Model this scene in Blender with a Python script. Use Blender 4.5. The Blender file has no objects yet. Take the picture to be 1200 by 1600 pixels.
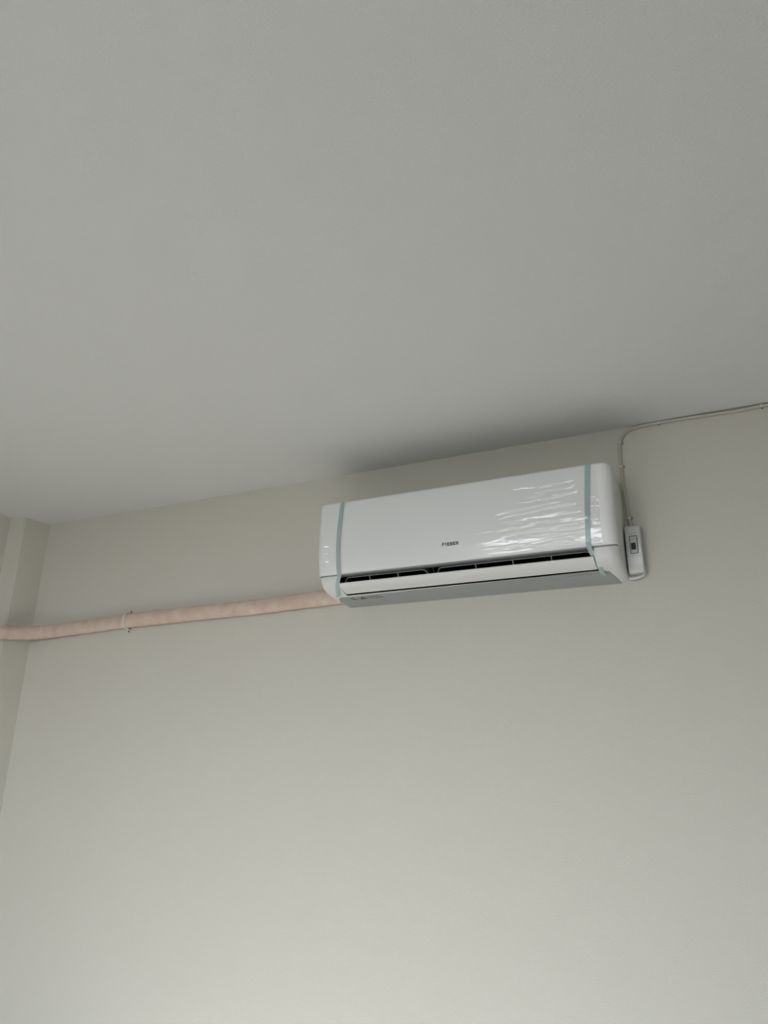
import bpy, bmesh, math, random
import numpy as np
from mathutils import Vector, Matrix

random.seed(7)
PI = math.pi
col = bpy.context.scene.collection
scn = bpy.context.scene

# ---------------------------------------------------------------- camera
CAMZ = 2.15 - 0.55308
yaw, pit, roll, fpx = 0.4387, 0.3473, 0.0148, 1189.4
fw = Vector((-math.sin(yaw)*math.cos(pit), math.cos(yaw)*math.cos(pit), math.sin(pit)))
r0 = Vector((math.cos(yaw), math.sin(yaw), 0)); u0 = r0.cross(fw)
rr = r0*math.cos(roll) + u0*math.sin(roll); uu = u0*math.cos(roll) - r0*math.sin(roll)
cam = bpy.data.objects.new('camera', bpy.data.cameras.new('camera'))
col.objects.link(cam)
m = Matrix((rr, uu, -fw)).transposed().to_4x4(); m.translation = Vector((1.1591, -2.1829, CAMZ))
cam.matrix_world = m
cam.data.sensor_fit = 'VERTICAL'; cam.data.sensor_height = 24.0; cam.data.lens = fpx/1600*24.0
cam.data.clip_start = 0.02
scn.camera = cam

# ---------------------------------------------------------------- light and exposure
scn.view_settings.view_transform = 'Standard'; scn.view_settings.look = 'None'
scn.view_settings.gamma = 1; scn.view_settings.use_curve_mapping = False
scn.view_settings.exposure = 0.0
SKY, SUN = 10.8, 31.0
XW0, XW1, YB, YW, ZC = -1.512, 3.3, -4.3, 0.0, 2.15+0.4796
WX0, WX1, WZ0, WZ1 = -0.72, 1.08, 0.90, 2.42            # window in the back wall

w = bpy.data.worlds.new('daylight'); scn.world = w; w.use_nodes = True
nt = w.node_tree; nt.nodes.clear()
out = nt.nodes.new('ShaderNodeOutputWorld'); bg = nt.nodes.new('ShaderNodeBackground')
tc = nt.nodes.new('ShaderNodeTexCoord'); sp = nt.nodes.new('ShaderNodeSeparateXYZ')
rp = nt.nodes.new('ShaderNodeValToRGB')
mr = nt.nodes.new('ShaderNodeMapRange'); mr.inputs[1].default_value = -1; mr.inputs[2].default_value = 1
nt.links.new(tc.outputs['Generated'], sp.inputs[0]); nt.links.new(sp.outputs[2], mr.inputs[0])
nt.links.new(mr.outputs[0], rp.inputs[0]); nt.links.new(rp.outputs[0], bg.inputs[0]); nt.links.new(bg.outputs[0], out.inputs[0])
e = rp.color_ramp.elements
e[0].position = 0.0; e[0].color = (0.10, 0.10, 0.095, 1)
e[1].position = 1.0; e[1].color = (1.33, 1.5, 1.74, 1)
a = rp.color_ramp.elements.new(0.66); a.color = (1.33, 1.46, 1.68, 1)
a = rp.color_ramp.elements.new(0.41); a.color = (0.14, 0.14, 0.13, 1)
a = rp.color_ramp.elements.new(0.46); a.color = (0.72, 0.72, 0.74, 1)
bg.inputs[1].default_value = SKY

pl = bpy.data.lights.new('window_portal', 'AREA'); pl.shape = 'RECTANGLE'
pl.size = WX1-WX0; pl.size_y = WZ1-WZ0; pl.cycles.is_portal = True
plo = bpy.data.objects.new('window_portal', pl); col.objects.link(plo)
plo.location = ((WX0+WX1)/2, YB-0.16, (WZ0+WZ1)/2); plo.rotation_euler = (PI/2, 0, 0)   # faces +Y into the room

sl = bpy.data.lights.new('sun', 'SUN'); sl.energy = SUN; sl.angle = math.radians(2.0); sl.color = (0.985, 0.995, 0.985)
slo = bpy.data.objects.new('sun', sl); col.objects.link(slo)
slo.rotation_euler = Vector((-0.02, 1.0, -0.53)).to_track_quat('-Z', 'Y').to_euler()      # low sun through the window onto the floor

# ---------------------------------------------------------------- helpers
def mat(name, base, rough=0.5, bump=None, spec=0.5, extra=None):
    mt = bpy.data.materials.new(name); mt.use_nodes = True
    n = mt.node_tree; b = n.nodes['Principled BSDF']
    b.inputs['Base Color'].default_value = (*base, 1); b.inputs['Roughness'].default_value = rough
    b.inputs['Specular IOR Level'].default_value = spec
    if bump:
        tcn = n.nodes.new('ShaderNodeTexCoord'); bp = n.nodes.new('ShaderNodeBump')
        bp.inputs['Strength'].default_value = bump[1]; bp.inputs['Distance'].default_value = bump[2]
        nz = n.nodes.new('ShaderNodeTexNoise'); nz.inputs['Scale'].default_value = bump[0]; nz.inputs['Detail'].default_value = 3
        n.links.new(tcn.outputs['Object'], nz.inputs['Vector'])
        n.links.new(nz.outputs['Fac'], bp.inputs['Height']); n.links.new(bp.outputs[0], b.inputs['Normal'])
        if extra: extra(n, b, tcn, nz, bp)
    return mt

def paint(name, c1, c2, scale):
    """wall paint: roller stipple plus a faint broad mottling of the paint itself"""
    def ex(n, b, tcn, nz, bp):
        n2 = n.nodes.new('ShaderNodeTexNoise'); n2.inputs['Scale'].default_value = 1.6; n2.inputs['Detail'].default_value = 2
        mx = n.nodes.new('ShaderNodeMix'); mx.data_type = 'RGBA'
        mx.inputs[6].default_value = (*c1, 1); mx.inputs[7].default_value = (*c2, 1)
        n.links.new(tcn.outputs['Object'], n2.inputs['Vector']); n.links.new(n2.outputs['Fac'], mx.inputs[0])
        n3 = n.nodes.new('ShaderNodeTexNoise'); n3.inputs['Scale'].default_value = 22; n3.inputs['Detail'].default_value = 4
        n.links.new(tcn.outputs['Object'], n3.inputs['Vector'])
        b2 = n.nodes.new('ShaderNodeBump'); b2.inputs['Strength'].default_value = 0.12; b2.inputs['Distance'].default_value = 0.006
        n.links.new(n3.outputs['Fac'], b2.inputs['Height']); n.links.new(bp.outputs[0], b2.inputs['Normal'])
        n.links.new(b2.outputs[0], b.inputs['Normal']); n.links.new(mx.outputs[2], b.inputs['Base Color'])
    return mat(name, c1, 0.75, (scale, 0.55, 0.0020), 0.2, ex)

M_WALL = paint('beige_wall_paint', (0.628, 0.614, 0.548), (0.616, 0.598, 0.533), 240)
M_CEIL = paint('white_ceiling_paint', (0.69, 0.70, 0.685), (0.68, 0.685, 0.67), 230)
M_FLOOR = mat('pale_stone_floor', (0.28, 0.27, 0.25), 0.5)
M_WHITE = mat('white_plastic', (0.72, 0.73, 0.73), 0.38)
M_PANEL = mat('white_panel_plastic', (0.88, 0.885, 0.89), 0.42)
M_GREY = mat('grey_plastic', (0.32, 0.335, 0.34), 0.45)
M_LIP = mat('lip_painted_shade', (0.24, 0.25, 0.25), 0.5)  # shade under the white panel put into the colour as grey
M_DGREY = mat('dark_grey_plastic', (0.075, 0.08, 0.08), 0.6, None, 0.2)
M_BLACK = mat('black_interior', (0.004, 0.004, 0.004), 0.9, None, 0.05)
M_INK = mat('black_print', (0.012, 0.012, 0.012), 0.5)
M_INKG = mat('grey_print', (0.20, 0.205, 0.205), 0.5)
M_INKO = mat('orange_print', (0.45, 0.27, 0.17), 0.5)
M_FRAME = mat('grille_plastic', (0.42, 0.44, 0.44), 0.35)
M_BOX = mat('white_switch_plastic', (0.60, 0.61, 0.60), 0.3)
M_LINE = mat('painted_groove_shadow', (0.05, 0.05, 0.05), 0.6)  # dark colour stands for the shade inside the receiver slot
M_CABLE = mat('painted_cable_sheath', (0.50, 0.475, 0.41), 0.5)
M_CLIP = mat('cable_clip_plastic', (0.66, 0.64, 0.57), 0.4)
M_NAIL = mat('dark_steel', (0.03, 0.028, 0.025), 0.4)
M_WFR = mat('window_frame_plastic', (0.7, 0.7, 0.7), 0.4)

def pipe_mat():
    mt = mat('pink_wrapping_tape', (0.66, 0.47, 0.40), 0.45, (60, 0.6, 0.004), 0.4)
    n = mt.node_tree; b = n.nodes['Principled BSDF']
    tcn = next(x for x in n.nodes if x.bl_idname == 'ShaderNodeTexCoord')
    nz = n.nodes.new('ShaderNodeTexNoise'); nz.inputs['Scale'].default_value = 25; nz.inputs['Detail'].default_value = 5
    n.links.new(tcn.outputs['Object'], nz.inputs['Vector'])
    cr = n.nodes.new('ShaderNodeValToRGB')
    cr.color_ramp.elements[0].position = 0.35; cr.color_ramp.elements[0].color = (0.61, 0.45, 0.385, 1)
    cr.color_ramp.elements[1].position = 0.7; cr.color_ramp.elements[1].color = (0.69, 0.57, 0.49, 1)
    n.links.new(nz.outputs['Fac'], cr.inputs[0]); n.links.new(cr.outputs[0], b.inputs['Base Color'])
    return mt
M_PIPE = pipe_mat()

def film_mat():
    mt = bpy.data.materials.new('clear_plastic_film'); mt.use_nodes = True
    n = mt.node_tree; n.nodes.clear()
    o = n.nodes.new('ShaderNodeOutputMaterial'); mx = n.nodes.new('ShaderNodeMixShader')
    tr = n.nodes.new('ShaderNodeBsdfTransparent'); gl = n.nodes.new('ShaderNodeBsdfGlossy')
    tr.inputs[0].default_value = (0.985, 0.99, 0.99, 1); gl.inputs['Roughness'].default_value = 0.12
    fr = n.nodes.new('ShaderNodeFresnel'); fr.inputs['IOR'].default_value = 1.8
    mn = n.nodes.new('ShaderNodeMath'); mn.operation = 'MINIMUM'; mn.inputs[1].default_value = 0.13
    n.links.new(fr.outputs[0], mn.inputs[0]); n.links.new(mn.outputs[0], mx.inputs[0]); n.links.new(tr.outputs[0], mx.inputs[1]); n.links.new(gl.outputs[0], mx.inputs[2])
    n.links.new(mx.outputs[0], o.inputs[0])
    return mt
M_FILM = film_mat()

def tape_mat():
    mt = mat('teal_tape', (0.48, 0.60, 0.60), 0.22, (300, 0.5, 0.001))
    b = mt.node_tree.nodes['Principled BSDF']; b.inputs['Alpha'].default_value = 0.75
    return mt
M_TAPE = tape_mat()

def link(name, me, material=None, parent=None, smooth=None):
    o = bpy.data.objects.new(name, me); col.objects.link(o)
    if material:
        for mm in (material if isinstance(material, (list, tuple)) else [material]): me.materials.append(mm)
    if parent: o.parent = parent
    if smooth is not None:
        for p in me.polygons: p.use_smooth = True
        if smooth < 179: me.set_sharp_from_angle(angle=math.radians(smooth))
    return o
def from_bm(name, bm, material=None, parent=None, smooth=None, bevel=0):
    if bevel:
        bmesh.ops.bevel(bm, geom=list(bm.edges), offset=bevel, segments=2, affect='EDGES', clamp_overlap=True)
    bmesh.ops.recalc_face_normals(bm, faces=bm.faces)
    me = bpy.data.meshes.new(name); bm.to_mesh(me); bm.free()
    return link(name, me, material, parent, smooth)
def box(bm, x0, x1, y0, y1, z0, z1):
    v = [bm.verts.new(p) for p in ((x0,y0,z0),(x1,y0,z0),(x1,y1,z0),(x0,y1,z0),(x0,y0,z1),(x1,y0,z1),(x1,y1,z1),(x0,y1,z1))]
    for f in ((0,3,2,1),(4,5,6,7),(0,1,5,4),(1,2,6,5),(2,3,7,6),(3,0,4,7)): bm.faces.new([v[i] for i in f])
def prism(bm, prof, x0, x1):
    """closed (d,z) outline extruded along x; d is the distance out from the wall"""
    a = [bm.verts.new((x0, -d, z)) for d, z in prof]; b = [bm.verts.new((x1, -d, z)) for d, z in prof]
    n = len(prof); bm.faces.new(a); bm.faces.new(b[::-1])
    for i in range(n): bm.faces.new((a[i], b[i], b[(i+1) % n], a[(i+1) % n]))
def tube(bm, pts, rad, seg=12, flat=1.0, cap=True, upv=None):
    P = [Vector(p) for p in pts]; rings = []
    for i, p in enumerate(P):
        t = (P[min(i+1, len(P)-1)] - P[max(i-1, 0)]).normalized()
        up = Vector((0, 1, 0)) if abs(t.y) < 0.9 else Vector((1, 0, 0))
        if upv: up = Vector(upv)
        s = t.cross(up).normalized(); u = s.cross(t).normalized()
        r = rad(i/(len(P)-1)) if callable(rad) else rad
        rings.append([bm.verts.new(p + s*math.cos(2*PI*k/seg)*r + u*math.sin(2*PI*k/seg)*r*flat) for k in range(seg)])
    for A, B in zip(rings, rings[1:]):
        for k in range(seg): bm.faces.new((A[k], A[(k+1) % seg], B[(k+1) % seg], B[k]))
    if cap: bm.faces.new(rings[0][::-1]); bm.faces.new(rings[-1])
def catmull(pts, n=10):
    P = [Vector(p) for p in pts]; P = [2*P[0]-P[1]] + P + [2*P[-1]-P[-2]]; o = []
    for i in range(1, len(P)-2):
        for k in range(n):
            t = k/n; a, b, c, d = P[i-1:i+3]
            o.append(0.5*((2*b)+(c-a)*t+(2*a-5*b+4*c-d)*t*t+(3*b-a-3*c+d)*t**3))
    o.append(P[-2]); return o
def empty(name, loc, label, cat, group=None):
    o = bpy.data.objects.new(name, None); col.objects.link(o); o.location = loc; o.empty_display_size = 0.1
    o['label'] = label; o['category'] = cat
    if group: o['group'] = group
    return o
def tag(o, label, cat, group=None):
    o['label'] = label; o['category'] = cat
    if group: o['group'] = group
    return o
def struct(o): o['kind'] = 'structure'; return o

# ---------------------------------------------------------------- room shell
T = 0.15
def slab(name, m_, *b):
    bm = bmesh.new(); box(bm, *b); return struct(from_bm(name, bm, m_))
slab('floor', M_FLOOR, XW0-T, XW1+T, YB-T, T, -0.1, 0)
slab('ceiling', M_CEIL, XW0-T, XW1+T, YB-T, T, ZC, ZC+0.12)
slab('wall_front', M_WALL, XW0-T, XW1+T, 0, T, 0, ZC)
slab('wall_left', M_WALL, XW0-T, XW0, YB-T, 0, 0, ZC)
slab('wall_right', M_WALL, XW1, XW1+T, YB-T, 0, 0, ZC)
bm = bmesh.new()
box(bm, XW0, WX0, YB-T, YB, 0, ZC); box(bm, WX1, XW1, YB-T, YB, 0, ZC)
box(bm, WX0, WX1, YB-T, YB, WZ1, ZC); box(bm, WX0, WX1, YB-T, YB, 0, WZ0)
struct(from_bm('wall_back', bm, M_WALL))
bm = bmesh.new()
for x0, x1 in ((WX0, WX0+0.06), (WX1-0.06, WX1), ((WX0+WX1)/2-0.04, (WX0+WX1)/2+0.04)): box(bm, x0, x1, YB-0.11, YB-0.05, WZ0, WZ1)
box(bm, WX0, WX1, YB-0.11, YB-0.05, WZ0, WZ0+0.06); box(bm, WX0, WX1, YB-0.11, YB-0.05, WZ1-0.06, WZ1)
struct(from_bm('window_1', bm, M_WFR))
# corner pillar, slightly out of square
bm = bmesh.new()
pz = [(-1.512, 0), (-1.512, -0.135), (-1.449, -0.118), (-1.437, 0)]
a_ = [bm.verts.new((x, y, 0)) for x, y in pz]; b_ = [bm.verts.new((x, y, ZC)) for x, y in pz]
bm.faces.new(a_); bm.faces.new(b_)
for i in range(4): bm.faces.new((a_[i], a_[(i+1) % 4], b_[(i+1) % 4], b_[i]))
bmesh.ops.bevel(bm, geom=[e_ for e_ in bm.edges if abs(e_.verts[0].co.z-e_.verts[1].co.z) > 1 and e_.verts[0].co.x > -1.47 and e_.verts[0].co.y < -0.05], offset=0.004, segments=3, affect='EDGES')
struct(from_bm('trim_1', bm, M_WALL))

# ---------------------------------------------------------------- air conditioner (local origin: lower back left corner)
W = 0.905
ac = empty('air_conditioner', (0, 0, 2.15), 'white split air conditioner under clear wrinkled film, mounted high on the beige wall', 'air conditioner')

def inset(x, r):
    e_ = min(x, W-x)
    if e_ >= r: return 0.0
    return r - math.sqrt(max(0, r*r-(r-e_)**2))
# housing: back box, end caps and the dark outlet cavity
OX0, OX1 = 0.070, 0.843
solid = [(0.0, .289), (.184, .289), (.184, .066), (.1905, .0555), (.1900, .047), (.1835, .034), (.170, .0235), (.152, .0160), (.131, .0105), (.124, .0090), (0.0, .0010)]
hole  = [(0.0, .289), (.184, .289), (.184, .066), (.160, .078), (.100, .088), (.066, .075), (.058, .050), (.075, .022), (.108, .0125), (.124, .0090), (0.0, .0010)]
RC = 0.026
xs = [0, .0004, .0015, .0035, .007, .011, .016, .021, .026, .05, OX0]
bm = bmesh.new(); rings = []
def ring(x, prof, isend):
    i = inset(x, RC); o = []
    for k, (d, z) in enumerate(prof):
        if d > 0: d = d - i*0.95
        if k >= 3: z = z + i*0.55*(1 if k > 3 else 0.3)
        if k < 2: z = z - i*0.5
        o.append(bm.verts.new((x, -d, z)))
    return o
seq = [(x, solid) for x in xs] + [(OX0+.0006, hole)] + [(OX1-.0006, hole)] + [(W-x, solid) for x in reversed(xs[:-1])]
seq.insert(len(xs)+2, (OX1, solid))
for x, pr in seq: rings.append((ring(x, pr, 0), pr is hole))
n = len(solid)
for (A, ha), (B, hb) in zip(rings, rings[1:]):
    for k in range(n):
        f = bm.faces.new((A[k], A[(k+1) % n], B[(k+1) % n], B[k]))
        if (ha or hb) and 2 <= k <= 8: f.material_index = 1
bm.faces.new(rings[0][0]); bm.faces.new(rings[-1][0][::-1])
housing = from_bm('housing', bm, [M_WHITE, M_BLACK], ac, 35)

# front panel: a curved shell with rounded ends
PZ = [(.0595, .194), (.0605, .1975), (.065, .1997), (.080, .2030), (.105, .2070), (.140, .2095), (.183, .2100), (.220, .2095), (.255, .2080), (.280, .2060), (.2885, .2045), (.292, .2005), (.2925, .196)]
def pd(z):
    zs = [q[0] for q in PZ]; ds = [q[1] for q in PZ]
    return float(np.interp(z, zs, ds))
def psurf(x, z, off=0.0):
    i = inset(x, RC); d = pd(z) - i*0.95
    zz = z + (i*0.3 if z < .15 else -i*0.5)*abs(z-.17)/.12*0.5
    return (x, -(d+off), zz)
zz = [.0595, .0600, .0605, .062, .065, .072, .080, .092, .105, .12, .14, .16, .183, .2, .22, .24, .255, .27, .28, .285, .2885, .291, .292, .2925]
xx = [0, .0004, .0015, .0035, .007, .011, .016, .021, .026] + [0.026+(W-.052)*k/16 for k in range(1, 16)] + [W-x for x in (.026, .021, .016, .011, .007, .0035, .0015, .0004, 0)]
bm = bmesh.new(); g = []
for x in xx: g.append([bm.verts.new(psurf(x, z)) for z in zz])
for A, B in zip(g, g[1:]):
    for k in range(len(zz)-1): bm.faces.new((A[k], B[k], B[k+1], A[k+1]))
# return faces: underside lip, top, ends back to the wall side
def inner(v, d): return bm.verts.new((v.co.x, -d, v.co.z))
lo = [inner(A[0], .166 if .06 < A[0].co.x < W-.05 else .1605) for A in g]; hi = [inner(A[-1], .1605) for A in g]
for i in range(len(g)-1):
    bm.faces.new((g[i][0], lo[i], lo[i+1], g[i+1][0])); bm.faces.new((g[i][-1], g[i+1][-1], hi[i+1], hi[i]))
for G, l_, h_ in ((g[0], lo[0], hi[0]), (g[-1], lo[-1], hi[-1])):
    bk = [bm.verts.new((v.co.x, l_.co.y, v.co.z)) for v in G]
    for k in range(len(G)-1): bm.faces.new((G[k], G[k+1], bk[k+1], bk[k]))
panel = from_bm('front_panel', bm, M_PANEL, ac, 40)

# narrow lip under the front panel and round its ends, shade painted in grey
bm = bmesh.new(); g2 = []
for x in xx:
    d = .1975 - inset(x, RC)*.95; zi = inset(x, RC)*.12; xl = min(max(x, .0012), W-.0012)
    g2.append([bm.verts.new((xl, -dd, z_)) for dd, z_ in ((d-.0030, .0600+zi), (d-.0062, .0562+zi), (d-.030, .0562+zi), (d-.030, .0600+zi))])
for A, B in zip(g2, g2[1:]):
    for k in range(4): bm.faces.new((A[k], A[(k+1) % 4], B[(k+1) % 4], B[k]))
bm.faces.new(g2[0]); bm.faces.new(g2[-1][::-1])
from_bm('panel_lip', bm, M_LIP, ac)

# air louver under the outlet
bm = bmesh.new()
lp = [(.1855, .0325), (.178, .0262), (.165, .0200), (.150, .0155), (.1308, .0119), (.1310, .0150), (.150, .0190), (.165, .0238), (.177, .0300), (.1835, .0350)]
prism(bm, lp, 0.0715, 0.8395)
from_bm('air_louver', bm, M_WHITE, ac, 40)

# grey underside panel with rounded front corners
def rr_under(x0, x1, d0, d1, r):
    o = [(x0, d0)]
    for k in range(5): t = k/8*PI/2; o.append((x0+r-r*math.cos(t), d1-r+r*math.sin(t)))
    for k in range(5): t = k/8*PI/2; o.append((x1-r+r*math.sin(t), d1-r+r*math.cos(t)))
    o.append((x1, d0)); return o
bm = bmesh.new()
o_ = rr_under(0.021, 0.884, 0.003, 0.1265, 0.056)
zb = lambda d: 0.0010 + 0.0080*d/0.124
lo = [bm.verts.new((x, -d, zb(d)-0.0016)) for x, d in o_]; hi = [bm.verts.new((x, -d, zb(d)+0.0004)) for x, d in o_]
bm.faces.new(lo); bm.faces.new(hi)
for i in range(len(o_)): j = (i+1) % len(o_); bm.faces.new((lo[i], lo[j], hi[j], hi[i]))
under = from_bm('underside_panel', bm, M_GREY, ac)
# slim receiver slot at the right of the underside, a dark strip painting its shade
bm = bmesh.new()
v = [(.752, .1105), (.820, .1120), (.820, .1105), (.752, .1090)]
t_ = [bm.verts.new((x, -d, zb(d)-0.0019)) for x, d in v]; u_ = [bm.verts.new((x, -d, zb(d)-0.0012)) for x, d in v]
bm.faces.new(t_); bm.faces.new(u_)
for i in range(4): j = (i+1) % 4; bm.faces.new((t_[i], t_[j], u_[j], u_[i]))
from_bm('receiver_slot', bm, M_LINE, under)
# printed warning marks on the underside, seen from below (x along, d from wall)
def under_print(name, polys, m_):
    bm = bmesh.new()
    for pl_ in polys:
        A = [bm.verts.new((x, -d, zb(d)-0.0020)) for x, d in pl_]; B = [bm.verts.new((x, -d, zb(d)-0.0015)) for x, d in pl_]
        bm.faces.new(A); bm.faces.new(B)
        for i in range(len(A)): j = (i+1) % len(A); bm.faces.new((A[i], A[j], B[j], B[i]))
    return from_bm(name, bm, m_, under)
def bar(x0, x1, d0, d1): return [(x0, d0), (x1, d0), (x1, d1), (x0, d1)]
under_print('warning_symbol', [[(.070, .100), (.074, .100), (.081, .088), (.081, .081), (.076, .081), (.070, .094)], bar(.081, .089, .079, .084),
    [(.096, .079), (.108, .101), (.113, .101), (.124, .081), (.119, .081), (.110, .095), (.101, .079)], bar(.105, .115, .084, .088)], M_INK)
under_print('warning_colour_mark', [bar(.100, .108, .074, .0775), bar(.119, .134, .081, .085), bar(.124, .130, .088, .096)], M_INKO)
under_print('warning_text', [bar(.130, .170, .1005, .1035), bar(.131, .176, .0945, .0975), bar(.134, .178, .0885, .0915), bar(.138, .178, .0825, .0850)], M_INKG)

# outlet grilles: two rounded frames with upright vanes inside the opening
TD = Vector((0, 0.62, 0.78)).normalized()                 # inward along the air duct
def gp(x, s):                                             # s: 0 at the lower edge, 1 at the top edge of the frame
    return Vector((x, -(0.139+0.029*s), 0.016+0.0385*s))
def rrect(x0, x1, r, off):
    L = 0.048; o = []
    for cx, cs, a0 in ((x1-r, 1-r/L, 0), (x0+r, 1-r/L, 90), (x0+r, r/L, 180), (x1-r, r/L, 270)):
        for k in range(9):
            t = math.radians(a0+k*90/8); q = r-off
            o.append(gp(cx+q*math.cos(t), cs+q*math.sin(t)/L))
    return o
for x0, x1, vs in ((.080, .357, (.167, .260)), (.385, .836, (.505, .614, .723))):
    bm = bmesh.new()
    O = rrect(x0, x1, .020, 0); I = rrect(x0, x1, .020, .0022); n_ = len(O)
    fo = [bm.verts.new(p) for p in O]; fi = [bm.verts.new(p) for p in I]
    bo = [bm.verts.new(p+TD*0.022) for p in O]; bi = [bm.verts.new(p+TD*0.022) for p in I]
    for i in range(n_):
        j = (i+1) % n_
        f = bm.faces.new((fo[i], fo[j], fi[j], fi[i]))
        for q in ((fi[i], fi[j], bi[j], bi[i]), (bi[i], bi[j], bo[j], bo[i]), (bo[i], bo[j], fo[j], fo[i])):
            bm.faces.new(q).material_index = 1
    gr = from_bm('outlet_grille', bm, [M_FRAME, M_DGREY], ac)
    for xv in vs:
        bm = bmesh.new(); c = []
        for dx in (-.0015, .0015):
            a0, a1 = gp(xv+dx, .05), gp(xv+dx, .95)
            c.append([bm.verts.new(p) for p in (a0, a1, a1+TD*.020, a0+TD*.020)])
        bm.faces.new((c[0][0], c[0][1], c[1][1], c[1][0]))
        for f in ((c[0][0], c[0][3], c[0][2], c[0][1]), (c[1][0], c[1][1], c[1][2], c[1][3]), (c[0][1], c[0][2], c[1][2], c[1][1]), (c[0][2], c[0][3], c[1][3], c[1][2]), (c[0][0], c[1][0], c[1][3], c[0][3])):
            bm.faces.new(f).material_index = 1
        from_bm('vane', bm, [M_FRAME, M_DGREY], gr)
bm = bmesh.new(); tube(bm, [(.372, -.165, .062), (.380, -.160, .030)], .0013, 6)
from_bm('duct_strut', bm, M_DGREY, ac)
bm = bmesh.new()                                          # fan roller deep in the duct
tube(bm, [(.086, -.088, .052), (.836, -.088, .052)], .017, 18)
from_bm('fan_roller', bm, M_BLACK, ac, 60)

# raised logo lettering on the front panel
def strokes(ch):
    s = .25
    return {'F': [(0, 0, s, 1), (0, 1-s, 1, 1), (s, .40, .86, .40+s)],
            'I': [(.26, 0, .66, 1), (.10, 1-s, .30, 1)],
            'E': [(0, 0, s+.04, 1), (0, 1-s, 1, 1), (s, .39, .92, .39+s), (0, 0, 1, s)],
            'B': [(0, 0, s+.04, 1), (s, 1-s, .88, 1), (s, .40, .92, .40+s), (s, 0, .9, s), (.72, .55, .94, .88), (.76, .12, 1, .5)],
            'R': [(0, 0, s+.04, .9), (.10, 1-s, .90, 1), (s, .34, .80, .34+s), (.72, .42, .98, .9), (.64, .0, .96, .34)]}[ch]
bm = bmesh.new(); x = .4195; hgt = .0098; zl = .1047
for ch in 'FIEBER':
    wd = .0075 if ch != 'I' else .0060
    for (a0, b0, a1, b1) in strokes(ch):
        X0, X1 = x+a0*wd, x+a1*wd; Z0_, Z1_ = zl+b0*hgt, zl+b1*hgt
        q = [(X0, Z0_), (X1, Z0_), (X1, Z1_), (X0, Z1_)]
        A = [bm.verts.new(psurf(px, pz_, .0003)) for px, pz_ in q]; B = [bm.verts.new(psurf(px, pz_, -.0004)) for px, pz_ in q]
        bm.faces.new(A); bm.faces.new(B)
        for i in range(4): j = (i+1) % 4; bm.faces.new((A[i], A[j], B[j], B[i]))
    x += wd + (.0014 if ch != 'I' else .0006)
from_bm('logo_lettering', bm, M_INK, panel)

# clear protective film, wrinkled towards the right tape
NX, NZ = 560, 330
X = np.linspace(0.004, 0.869, NX); Z = np.linspace(0.060, 0.288, NZ)
XX, ZZ = np.meshgrid(X, Z, indexing='ij'); Hh = np.zeros_like(XX)
rng = np.random.RandomState(11)
def ridge(x0, x1, z0, slope, wd, h, curve=0.0):
    global Hh
    t = (XX-x0)/(x1-x0); env = np.clip(np.minimum(t, 1-t)*4, 0, 1); env = env*env*(3-2*env)
    zc = z0 + slope*(XX-x0) + curve*np.sin(t*PI) + 0.0009*np.sin(XX*90+z0*400)
    Hh += h*env*np.exp(-((ZZ-zc)/wd)**2)
def sridge(x0, x1, z0, slope, wd, tilt, curve=0.0): ridge(x0, x1, z0, slope, wd, tilt*wd/.86, curve)
for k in range(80):                                       # strong gathers left of the right tape
    ln = rng.uniform(.05, .24); x1 = rng.uniform(.77, .842); z0 = .072+.19*rng.rand()**1.25
    sridge(x1-ln, x1+.006, z0, rng.uniform(-.03, .08), rng.uniform(.0016, .0045), rng.uniform(.12, .38), rng.uniform(-.003, .003))
Hh += 0.0038*np.exp(-((ZZ-.165)/.045)**2)*np.clip((XX-.62)/.16, 0, 1)*np.clip((.862-XX)/.03, 0, 1)   # film stands off the panel at the tape
for k in range(18):                                       # short gathers right of the tape
    ln = rng.uniform(.012, .03); z0 = rng.uniform(.07, .20)
    sridge(.846, .850+ln, z0, rng.uniform(-.25, .05), rng.uniform(.0018, .0032), rng.uniform(.10, .32))
for k in range(70):                                       # faint long creases over the middle
    ln = rng.uniform(.05, .3); x0 = rng.uniform(.10, .72); z0 = rng.uniform(.066, .280)
    ridge(x0, x0+ln, z0, rng.uniform(-.01, .07), rng.uniform(.002, .004), rng.uniform(.00015, .0004))
for k in range(12):                                       # crumpled left corner
    z0 = rng.uniform(.066, .18)
    sridge(.006, .080, z0, rng.uniform(-.1, .1), rng.uniform(.002, .0045), rng.uniform(.06, .2))
for k in range(5):                                        # upright creases at the left corner
    xc = rng.uniform(.010, .062); wc = rng.uniform(.0045, .009); Hh += rng.uniform(.15, .40)*wc/.86*np.exp(-((XX-xc-.004*np.sin(ZZ*50+k))/wc)**2)*np.exp(-((ZZ-.125)/.04)**2)
Hh += 0.006*np.exp(-((XX-.022)/.034)**2)*np.exp(-((ZZ-.15)/.05)**2)   # slack film over the left corner
Hh += 0.00022*np.sin(XX*37+3*np.sin(ZZ*40))*np.sin(ZZ*120+2*np.sin(XX*9)) 
verts = []
for i in range(NX):
    for j in range(NZ):
        verts.append(psurf(float(X[i]), float(Z[j]), 0.0012+max(-.0008, float(Hh[i, j]))))
faces = [(i*NZ+j, (i+1)*NZ+j, (i+1)*NZ+j+1, i*NZ+j+1) for i in range(NX-1) for j in range(NZ-1)]
me = bpy.data.meshes.new('protective_film'); me.from_pydata(verts, [], faces)
film = link('protective_film', me, M_FILM, panel, 180)

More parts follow.
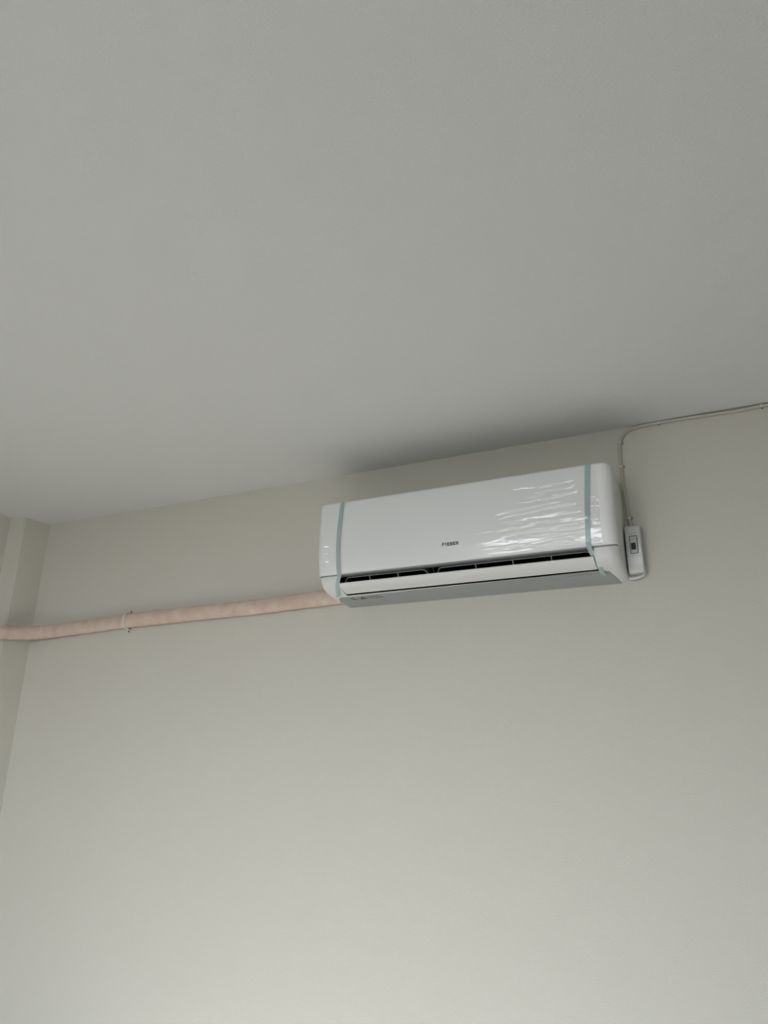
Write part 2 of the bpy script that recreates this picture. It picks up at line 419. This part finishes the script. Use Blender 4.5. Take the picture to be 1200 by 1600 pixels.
# teal tape strips
def strip(pts, wd, m_, th=.0004):
    """pts: (x, d, z) along the centre; ribbon width runs along x (plus dx skew)"""
    bm = bmesh.new(); R = []
    for (x, d, z, *sk) in pts:
        s = sk[0] if sk else 0
        R.append([bm.verts.new(p) for p in ((x-wd/2, -d, z+s), (x+wd/2, -d, z-s), (x+wd/2, -(d-th), z-s), (x-wd/2, -(d-th), z+s))])
    for A, B in zip(R, R[1:]):
        for k in range(4): bm.faces.new((A[k], A[(k+1) % 4], B[(k+1) % 4], B[k]))
    bm.faces.new(R[0]); bm.faces.new(R[-1][::-1])
    return from_bm('packing_tape', bm, m_, ac, 60)
zt = [.2895, .285, .27, .25, .22, .19, .16, .14, .12, .10, .085, .072, .064, .0585]
fo = .0030
strip([(.848 - .016*max(0, (.30-z))/.235, pd(z)+fo, z) for z in zt] +
      [(.834, .198, .052), (.840, .178, .034), (.846, .155, .019), (.849, .134, .0095), (.850, .120, .0045), (.852, .088, .0027)], .0138, M_TAPE)
strip([(.088 - .008*min(1, max(0, (.29-z))/.12), pd(z)+fo, z) for z in zt] +
      [(.0795, .197, .052), (.073, .192, .041), (.066, .182, .029), (.058, .165, .0185), (.050, .145, .0105), (.045, .138, .004)], .0138, M_TAPE)

# ---------------------------------------------------------------- insulated pipe bundle
Z0 = 2.15
pts = [(-.0012, -.021, .040), (-.05, -.021, .0375), (-.20, -.021, .0335), (-.334, -.021, .029), (-.608, -.021, .0275), (-.78, -.021, .0255), (-.92, -.021, .023), (-1.08, -.021, .0175),
       (-1.22, -.0225, .0125), (-1.32, -.030, .0085), (-1.376, -.055, .003), (-1.405, -.100, -.003), (-1.424, -.150, -.009), (-1.447, -.210, -.015), (-1.470, -.29, -.021), (-1.488, -.40, -.026), (-1.490, -.62, -.033)]
path = catmull([(x, y, z+Z0) for x, y, z in pts], 14)
bm = bmesh.new()
def prad(t): return .0195 + .00035*math.sin(t*170) + .0005*math.sin(t*23+1)
tube(bm, path, prad, 28, 1.36, True, (0, 0, 1))
pipe = tag(from_bm('insulated_pipe', bm, M_PIPE, None, 60), 'pipe bundle wrapped in pale pink tape running along the wall to the air conditioner', 'pipe')

# clamp that holds the pipe
cl = empty('pipe_clamp', (-.918, 0, Z0+.024), 'small off-white saddle clamp holding the pink pipe to the wall', 'clamp')
bm = bmesh.new(); sec = []
R1 = .0285; out_ = [(0.0, .041), (-.0015, .041), (-.0035, .034)]
prof = [(-.0012, .0425), (-.0012, .0335)]
for k in range(17):
    t = PI/2 - k*PI/16; prof.append((-.0205-.0215*math.cos(t), R1*math.sin(t)*1.04))
prof += [(-.0012, -.0335), (-.0012, -.0425)]
for i, (y, z) in enumerate(prof):
    p0 = Vector(prof[max(i-1, 0)]); p1 = Vector(prof[min(i+1, len(prof)-1)]); t = (p1-p0).normalized(); nn = Vector((t.y, -t.x))
    q = Vector((y, z)) + nn*-.0022 if i not in (0, 1, len(prof)-1, len(prof)-2) else Vector((y-.0022, z))
    sec.append([bm.verts.new((sx, a, b)) for sx, (a, b) in ((-.0062, (y, z)), (.0062, (y, z)), (.0062, tuple(q)), (-.0062, tuple(q)))])
for A, B in zip(sec, sec[1:]):
    for k in range(4): bm.faces.new((A[k], A[(k+1) % 4], B[(k+1) % 4], B[k]))
bm.faces.new(sec[0]); bm.faces.new(sec[-1][::-1])
from_bm('strap', bm, M_CLIP, cl, 50)
for s in (1, -1):
    bm = bmesh.new(); bmesh.ops.create_cone(bm, cap_ends=True, segments=12, radius1=.0034, radius2=.0026, depth=.0020, matrix=Matrix.Translation((0, -.0042, s*.0378)) @ Matrix.Rotation(PI/2, 4, 'X'))
    from_bm('screw', bm, M_NAIL, cl)

# ---------------------------------------------------------------- switch box
sb = empty('circuit_breaker_box', (.9095, 0, Z0+.0), 'white plastic breaker box with a black toggle, right beside the air conditioner', 'switch box')
bm = bmesh.new()
prism(bm, [(0, .160), (.046, .152), (.049, .149), (.050, .140), (.050, .062), (.0485, .058), (.0475, .044), (.041, .020), (.038, .017), (0, .019)], 0, .041)
enc = from_bm('enclosure', bm, M_BOX, sb, 40, .0018)
bm = bmesh.new(); box(bm, -.0008, .0425, -.010, 0, .022, .161); from_bm('back_plate', bm, M_BOX, sb, None, .002)
def fr(x0, x1, z0, z1, t, y0, y1):
    bm = bmesh.new()
    box(bm, x0, x1, y0, y1, z1-t, z1); box(bm, x0, x1, y0, y1, z0, z0+t); box(bm, x1-t, x1, y0, y1, z0+t, z1-t); box(bm, x0, x0+t, y0, y1, z0+t, z1-t)
    return bm
from_bm('toggle_surround', fr(.0105, .0325, .069, .121, .0017, -.0508, -.0495), M_DGREY, sb)
bm = bmesh.new(); box(bm, .0130, .0300, -.0522, -.0495, .0725, .1175); mod = from_bm('breaker_module', bm, M_BOX, sb, None, .0008)
bm = bmesh.new(); box(bm, .0145, .0265, -.0575, -.0518, .0800, .0985); from_bm('toggle', bm, M_INK, mod, None, .0008)
bm = bmesh.new()
box(bm, .004, .038, -.0503, -.0496, .1285, .1293); from_bm('cover_seam', bm, M_GREY, enc)
bm = bmesh.new(); box(bm, .004, .038, -.0503, -.0496, .0625, .0633); from_bm('cover_seam', bm, M_GREY, enc)
bm = bmesh.new(); box(bm, .010, .036, -.0503, -.0496, .0625, .0631); bmesh.ops.translate(bm, verts=bm.verts, vec=(0, -.002, .048)); from_bm('module_groove', bm, M_DGREY, mod)
bm = bmesh.new(); tube(bm, [(.0385, -.014, .036), (.0385, -.014, .0215)], .0065, 14); from_bm('cable_gland', bm, M_BOX, sb, 50)

# cables
cp = [(.925, -.0062, .162), (.921, -.0052, .185), (.9175, -.005, .24), (.9135, -.005, .300), (.9130, -.005, .349), (.9125, -.005, .39), (.9145, -.005, .425), (.924, -.005, .4475), (.940, -.005, .4640), (.965, -.005, .4718), (1.0, -.005, .4742), (1.03, -.005, .4745), (1.10, -.005, .4740), (1.18, -.005, .4720), (1.25, -.005, .4700), (1.31, -.005, .4728), (1.40, -.005, .4742), (1.55, -.005, .4745)]
bm = bmesh.new(); tube(bm, catmull([(x, y, z+Z0) for x, y, z in cp], 8), .0047, 12)
tag(from_bm('power_cable', bm, M_CABLE, None, 60), 'beige power cable rising from the breaker box and running along the ceiling edge', 'cable')
cq = [(.948, -.014, .0225), (.946, -.014, .0155), (.938, -.014, .0115), (.925, -.014, .0085), (.913, -.014, .008), (.9065, -.0145, .010)]
bm = bmesh.new(); tube(bm, catmull([(x, y, z+Z0) for x, y, z in cq], 8), .0045, 12)
tag(from_bm('feed_cable', bm, M_BOX, None, 60), 'short white cable looping under the breaker box into the air conditioner', 'cable')

clips = [((.9205, .188), 0.08, 'cable clip just above the top of the white breaker box'),
         ((.9133, .351), 0.0, 'cable clip beside the top right corner of the air conditioner'),
         ((.9155, .429), -.2, 'cable clip at the foot of the bend below the ceiling'),
         ((1.031, .4745), -PI/2, 'cable clip on the level run just after the bend'),
         ((1.306, .4726), -PI/2, 'cable clip at the far right edge of the photo under the ceiling')]
proto = None
for (x, z), rot, lab in clips:
    if proto is None:
        r = empty('cable_clip', (x, 0, z+Z0), lab, 'cable clip', 'clips along the power cable')
        bm = bmesh.new(); sec = []
        pr = [(-.0066, 0), (-.0066, -.006)] + [(-.0066*math.cos(k*PI/10), -.0060-.0052*math.sin(k*PI/10)) for k in range(1, 10)] + [(.0066, -.006), (.0095, -.006), (.0095, 0)]
        A = [bm.verts.new((a, b, -.0028)) for a, b in pr]; B = [bm.verts.new((a, b, .0028)) for a, b in pr]
        bm.faces.new(A); bm.faces.new(B[::-1])
        for i in range(len(A)): j = (i+1) % len(A); bm.faces.new((A[i], A[j], B[j], B[i]))
        from_bm('saddle', bm, M_CLIP, r)
        bm = bmesh.new(); bmesh.ops.create_cone(bm, cap_ends=True, segments=10, radius1=.0019, radius2=.0015, depth=.004, matrix=Matrix.Translation((.0082, -.0078, 0)) @ Matrix.Rotation(PI/2, 4, 'X'))
        from_bm('nail', bm, M_NAIL, r)
        proto = r
    else:
        r = proto.copy(); col.objects.link(r); r.location = (x, 0, z+Z0); r['label'] = lab
        for ch in list(proto.children):
            c = ch.copy(); col.objects.link(c); c.parent = r
    r.rotation_euler = (0, -rot if rot > -1 else PI/2, 0)
